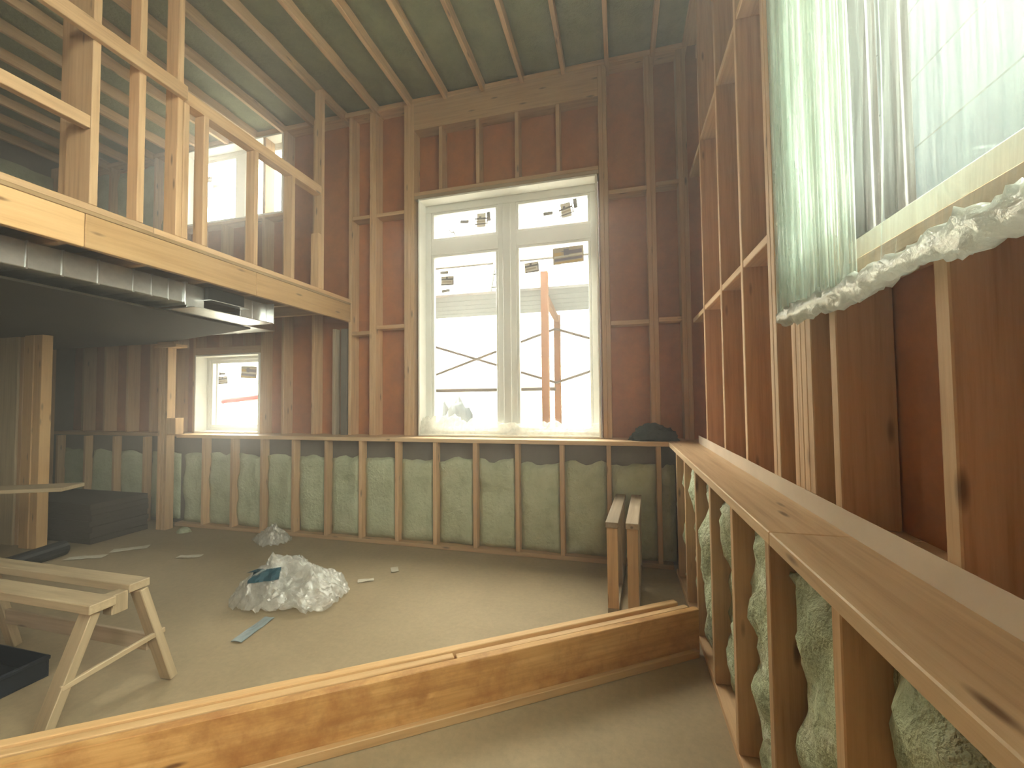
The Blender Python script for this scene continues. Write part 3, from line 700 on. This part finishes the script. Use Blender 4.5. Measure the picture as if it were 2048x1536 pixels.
def patch(name, c, w, l, rot, tilt, mat, label, cat, group=None, thick=0.004, seed=0):
    """thin creased piece lying on the floor"""
    vs, fs = [], []
    nx, ny = 4, 8
    for s in (0, 1):
        for j in range(ny+1):
            for i in range(nx+1):
                x, y = (i/nx-0.5)*w, (j/ny-0.5)*l
                z = 0.004 + 0.010*abs(noise.noise(Vector((x*20+seed, y*12, seed)))) + s*thick + tilt*(y+l/2)
                vs.append((c[0]+x*math.cos(rot)-y*math.sin(rot), c[1]+x*math.sin(rot)+y*math.cos(rot), c[2]+z))
    W = nx+1; K = W*(ny+1)
    for j in range(ny):
        for i in range(nx):
            a = j*W+i
            fs.append((a, a+W, a+W+1, a+1)); fs.append((K+a, K+a+1, K+a+W+1, K+a+W))
    edge = [i for i in range(W)] + [j*W+nx for j in range(1, ny+1)] + [ny*W+i for i in range(nx-1, -1, -1)] + [j*W for j in range(ny-1, 0, -1)]
    for i in range(len(edge)):
        a, b = edge[i], edge[(i+1) % len(edge)]; fs.append((a, b, K+b, K+a))
    return tag(mesh_obj(name, None, vs, fs, mat), label, cat, group)
from mathutils.bvhtree import BVHTree
hv = [film_heap.location + v.co for v in film_heap.data.vertices]
bvh = BVHTree.FromPolygons(hv, [tuple(p.vertices) for p in film_heap.data.polygons])
vs, fs = [], []
tn, tm_ = 8, 4
for s_ in (0, 1):
    for j in range(tm_+1):
        for i in range(tn+1):
            q = Vector((-2.375 + 0.20*(i/tn-0.5), 2.33 + 0.05*(i/tn-0.5), 0.225 + 0.075*(j/tm_-0.5) + 0.02*(i/tn-0.5)))
            dr = Vector((-0.55, 0.83, -0.25)).normalized()
            hit = bvh.ray_cast(q - dr*0.6, dr)[0]
            vs.append((hit if hit else q) - dr*(0.010 + 0.004*s_))
W_ = tn+1; K_ = W_*(tm_+1)
for j in range(tm_):
    for i in range(tn):
        a = j*W_+i; fs.append((a, a+W_, a+W_+1, a+1)); fs.append((K_+a, K_+a+1, K_+a+W_+1, K_+a+W_))
ed = list(range(W_)) + [j*W_+tn for j in range(1, tm_+1)] + [tm_*W_+i for i in range(tn-1, -1, -1)] + [j*W_ for j in range(tm_-1, 0, -1)]
for i in range(len(ed)): a, b = ed[i], ed[(i+1) % len(ed)]; fs.append((a, b, K_+b, K_+a))
tag(mesh_obj('teal_tape_piece', None, vs, fs, 'teal'), 'teal tape piece lying on the big plastic heap', 'tape')
patch('grey_tape_strip', (-2.22, 2.12, 0), 0.07, 0.27, 0.1, 0.0, 'bluegrey', 'blue grey tape strip on the floor before the plastic heap', 'tape', seed=5)
for i, (x, y, w, l, r, lab) in enumerate(((-1.95, 2.89, 0.04, 0.12, -1.0, 'white paper scrap on open floor right of the plastic heap'),
        (-1.84, 3.13, 0.06, 0.10, 0.6, 'white paper scrap on the floor nearest the tall window wall'),
        (-3.83, 2.96, 0.06, 0.20, -1.2, 'long white paper scrap on the floor left of the small bundle'),
        (-4.60, 2.98, 0.09, 0.28, -0.9, 'pale wrapper strip at the edge of the dim area'),
        (-4.75, 2.72, 0.08, 0.30, -1.1, 'pale wrapper strip nearest the black roll'))):
    patch('paper_scrap', (x, y, 0), w, l, r, 0, 'paper', lab, 'scrap', 'litter scraps on the floor', 0.003, 10+i)
heap('foam_crumb', (-4.62, 3.50, 0), 0.07, 0.05, 0.05, 6, 'foam', 'pale foam crumb on the floor beside the corner post', 'foam scrap', 3)

# ------------------------------------------------------------------ things on the ledge
heap('dark_cloth_bundle', (0.27, 3.765, LEDGE), 0.17, 0.07, 0.14, 8, 'dark_cloth', 'dark teal cloth bundle on the ledge in the corner', 'cloth', 4)
def crumple_row():
    vs, fs = [], []
    nu, nv = 90, 14
    for i in range(nu+1):
        x = -1.97 + 1.785*i/nu
        hh = 0.10 + 0.06*abs(noise.noise(Vector((x*4, 2, 0)))) + 0.06*max(0, noise.noise(Vector((x*2.3, 9, 0))))
        if x < -1.55: hh += 0.05
        for j in range(nv+1):
            t = PI*j/nv
            q = Vector((x*9, t*1.5, 4)); k = 1 + 0.5*noise.noise(q) + 0.3*noise.noise(q*2.3)
            vs.append((x + 0.015*noise.noise(q*3), 3.888 - 0.036*math.cos(t)*(0.8+0.2*k), 1.069 + hh*math.sin(t)*max(0.3, k)))
    W = nv+1
    for i in range(nu):
        for j in range(nv): a = i*W+j; fs.append((a, a+1, a+W+1, a+W))
    fs.append(tuple(range(W))); fs.append(tuple(nu*W+j for j in range(nv, -1, -1)))
    for i in range(nu): fs.append((i*W, (i+1)*W, (i+1)*W+nv, i*W+nv))
    return mesh_obj('crumpled_sill_film', None, vs, fs, 'film', False)
tag(crumple_row(), 'crumpled white plastic film bunched along the tall window sill', 'plastic film')
# film lapped up in front of the stud feet on the right ledge
vs, fs = [], []
ny = 60
for i in range(ny+1):
    y = 3.60 - i*4.6/ny
    for (k, z) in ((0, LEDGE+0.001), (0.0015, LEDGE+0.001), (0.0015, 1.110), (0, 1.110)):
        vs.append((wx(y) - 0.012 + k + 0.002*noise.noise(Vector((y*3, z*9, 3))), y, z + (0.002*noise.noise(Vector((y*2, 5, 0))) if z > 1.1 else 0)))
for i in range(ny):
    for k in range(4): fs.append((i*4+k, i*4+(k+1) % 4, (i+1)*4+(k+1) % 4, (i+1)*4+k))
fs += [(0, 1, 2, 3), (ny*4+3, ny*4+2, ny*4+1, ny*4)]
tag(mesh_obj('film_strip', None, vs, fs, 'strip'), 'narrow cloudy film strip standing along the right ledge before the stud feet', 'plastic film')

# ------------------------------------------------------------------ poly sheet over the right window
ps = thing('plastic_sheet', (0.55, 0.3, 1.66), 'clear plastic sheet hung over the right window', 'plastic sheet')
nu, nv = 300, 46
vs, fs = [], []
for i in range(nu+1):
    s = i/nu; y = 1.565 - s*2.60
    near = math.exp(-max(0, (1.565-y))/0.38)
    for j in range(nv+1):
        t = j/nv; z = 1.685 + t*2.60
        low = math.exp(-(z-1.685)/0.30)
        ph = y + 0.05*noise.noise(Vector((y*3, z*0.8, 1)))
        f = 0.012*near*math.sin(ph*95) + 0.008*near*math.sin(ph*171+1.0) + 0.004*math.sin(ph*60 + 3*noise.noise(Vector((ph*4, z*0.3, 9)))) + 0.010*noise.noise(Vector((ph*9, z*0.45, 7))) + 0.012*low*noise.noise(Vector((ph*20, z*3, 2)))
        f += 0.012*noise.noise(Vector((ph*3.5 + z*0.9, z*0.5, 4)))
        x = 0.560 - 0.018*low - 0.008*near + f
        vs.append((x - 0.0, y - 0.012*(1-t)*near, z))
W = nv+1
for i in range(nu):
    for j in range(nv): a = i*W+j; fs.append((a, a+W, a+W+1, a+1))
mesh_obj('sheet', ps, vs, fs, 'poly', True)
vs, fs = [], []
nu, nv = 220, 14
for i in range(nu+1):
    y = 1.56 - 2.60*i/nu
    r0 = 0.028 + 0.012*noise.noise(Vector((y*6, 3, 0)))
    for j in range(nv):
        t = 2*PI*j/nv
        k = 1 + 0.5*noise.noise(Vector((y*26, math.cos(t)*1.6, math.sin(t)*1.6))) + 0.45*noise.noise(Vector((y*60, math.cos(t)*3, math.sin(t)*3)))
        vs.append((0.537 + r0*0.8*k*math.cos(t), y, 1.672 + 0.010*noise.noise(Vector((y*3, 8, 0))) + r0*k*math.sin(t)))
for i in range(nu):
    for j in range(nv): a = i*nv; fs.append((a+j, a+(j+1) % nv, a+nv+(j+1) % nv, a+nv+j))
fs += [tuple(range(nv)), tuple(nu*nv+j for j in range(nv-1, -1, -1))]
mesh_obj('gathered_hem', ps, vs, fs, 'poly_hem', True)
# bunched pleats at the far edge of the sheet
vs, fs = [], []
nu, nv = 260, 30
for i in range(nu+1):
    s_ = i/nu; y = 1.578 - s_*0.46
    for j in range(nv+1):
        t = j/nv; z = 1.69 + t*2.58
        w_ = (1 - 0.75*s_)
        yy_ = y + 0.006*noise.noise(Vector((y*20, z*0.7, 5))) + 0.010*math.cos(s_*150 + 4*noise.noise(Vector((s_*3, 1, 0))))
        x = 0.538 + 0.016*w_*math.sin(s_*150 + 4*noise.noise(Vector((s_*3, 1, 0))) + 1.5*noise.noise(Vector((s_*6, z*0.6, 2)))) + 0.008*noise.noise(Vector((s_*15, z*0.9, 8)))
        vs.append((x, yy_, z))
W = nv+1
for i in range(nu):
    for j in range(nv): a = i*W+j; fs.append((a, a+W, a+W+1, a+1))
mesh_obj('pleated_edge', ps, vs, fs, 'poly_pleat', True)

# ------------------------------------------------------------------ outdoors
gr = tag(mesh_obj('ground', None, [(-40, -40, -0.35), (40, -40, -0.35), (40, 40, -0.35), (-40, 40, -0.35), (-40, -40, -0.6), (40, -40, -0.6), (40, 40, -0.6), (-40, 40, -0.6)],
    [(0, 1, 2, 3), (7, 6, 5, 4), (0, 4, 5, 1), (1, 5, 6, 2), (2, 6, 7, 3), (3, 7, 4, 0)], 'ground'), 'pale gravel ground outside the windows', 'ground', kind='structure')
GZ = -0.345
sc = thing('scaffold', (-1.5, 6.3, GZ), 'grey tube scaffold with cross braces and a plank deck outside', 'scaffold')
P2 = (-1.05, 7.0)
cyl_bar('standard', sc, (-3.95, 7.0, GZ), (-3.95, 7.0, 4.5), 0.025, 'scaffold'); cyl_bar('standard', sc, (1.85, 7.0, GZ), (1.85, 7.0, 4.5), 0.025, 'scaffold')
cyl_bar('standard', sc, (-3.95, 5.55, GZ), (-3.95, 5.55, 4.5), 0.025, 'scaffold'); cyl_bar('standard', sc, (1.85, 5.55, GZ), (1.85, 5.55, 4.5), 0.025, 'scaffold')
cyl_bar('brace', sc, (-1.05, 7.05, 2.62), (-3.95, 7.05, 1.66), 0.022, 'scaffold'); cyl_bar('brace', sc, (-1.05, 7.09, 1.69), (-3.95, 7.09, 2.60), 0.022, 'scaffold')
cyl_bar('brace', sc, (-1.05, 7.05, 2.62), (1.85, 7.05, 1.66), 0.022, 'scaffold'); cyl_bar('brace', sc, (-1.05, 7.09, 1.69), (1.85, 7.09, 2.60), 0.022, 'scaffold')
cyl_bar('ledger', sc, (-3.95, 7.0, 1.58), (-1.05, 7.0, 1.58), 0.03, 'scaffold')
cyl_bar('guard_rail', sc, (-3.95, 7.0, 3.85), (1.85, 7.0, 3.85), 0.02, 'scaffold')
for k in range(5): box('deck_plank', sc, (-4.4, 2.3), (5.55+0.29*k, 5.55+0.29*k+0.275), (2.91, 2.95), 'deck')
box('toe_board', sc, (-4.4, 2.3), (7.01, 7.04), (2.96, 3.08), 'deck')
tp = thing('timber_goal_post', (-1.0, 6.2, GZ), 'pair of orange timber posts joined by a beam outside', 'post')
box('post', tp, (-1.0, -0.905), (5.42, 5.51), (GZ, 3.13), 'orangewood'); box('post', tp, (-1.09, -0.985), (7.13, 7.23), (GZ, 2.88), 'orangewood')
bar('tie_beam', tp, (-0.953, 5.52, 2.80), (-1.035, 7.125, 2.80), 0.07, 0.10, 'orangewood')
ld = thing('site_ladder', (-1.75, 5.9, 2.95), 'pale step ladder standing on the scaffold deck', 'ladder')
for x in (0, 0.30): bar('rail', ld, (-1.86+x, 5.85, 2.955), (-1.78+x*0.8, 6.15, 3.95), 0.05, 0.03, 'deck')
for k in range(4):
    f = 0.15+0.22*k; bar('rung', ld, (-1.86+0.08*f, 5.85+0.30*f, 2.952+f), (-1.56+0.02*f, 5.85+0.30*f, 2.952+f), 0.05, 0.02, 'deck')
tm = heap('gravel_mound', (-3.3, 8.2, GZ), 0.5, 0.4, 1.6, 11, 'deck', 'blue grey covered mound outside the tall window', 'mound', 4)
hs = thing('neighbour_house', (-2, 12, GZ), 'cream sided neighbouring house beyond the scaffold', 'house')
box('wall_body', hs, (-9, 4.8), (12.05, 15.0), (GZ, 7.0), 'siding', 0)
for k in range(24): box('siding_board', hs, (-9, 4.8), (12.0+0.004*(k % 2), 12.045), (GZ+0.02+0.30*k, GZ+0.29+0.30*k), 'siding', 0.002)
box('window_trim', hs, (-1.6, 0.6), (11.95, 11.995), (4.2, 6.0), 'vinyl'); box('window_pane', hs, (-1.45, 0.45), (11.93, 11.949), (4.35, 5.85), 'glass', 0)
rp = thing('red_pipe', (-5.5, 5.0, 1.45), 'bright red pipe outside the small window', 'pipe')
cyl_bar('pipe', rp, (-5.87, 5.0, 1.421), (-4.6, 5.0, 1.535), 0.036, 'red', 12); cyl_bar('strut', rp, (-4.9, 5.0, GZ), (-4.9, 5.0, 1.48), 0.015, 'scaffold')
fr = thing('site_fence', (-5.8, 5.6, GZ), 'pale timber barrier frame outside the small window', 'barrier')
for x in (-6.65, -6.32): box('post', fr, (x-0.03, x+0.03), (5.6, 5.66), (GZ, 1.85), 'siding')
box('rail', fr, (-7.1, -5.2), (5.57, 5.598), (1.42, 1.50), 'siding')
# made-up dark house to the right, blocks the sky behind the poly sheet
h2 = thing('sky_blocking_house', (5.0, 15, GZ), 'added slate blue house blocking the sky beyond the right window', 'house')
box('wall_body', h2, (5.05, 8.0), (4.6, 26), (GZ, 14.0), 'side_siding', 0)
for k in range(11): box('siding_board', h2, (5.0, 5.045), (4.6, 26), (GZ+0.02+1.2*k, GZ+1.19+1.2*k), 'side_siding', 0.002)

# ------------------------------------------------------------------ haze volume filling the room, added to imitate lens glare
hz = tag(mesh_obj('glare_haze', None, [(x, y, z) for z in (-0.15, 4.78) for (x, y) in ((-7.4, -3.4), (1.05, -3.4), (1.05, 4.05), (-7.4, 4.05))],
    [(3, 2, 1, 0), (4, 5, 6, 7), (0, 1, 5, 4), (1, 2, 6, 5), (2, 3, 7, 6), (3, 0, 4, 7)], 'haze'), 'thin haze volume added in the room to imitate lens glare', 'haze', kind='stuff')
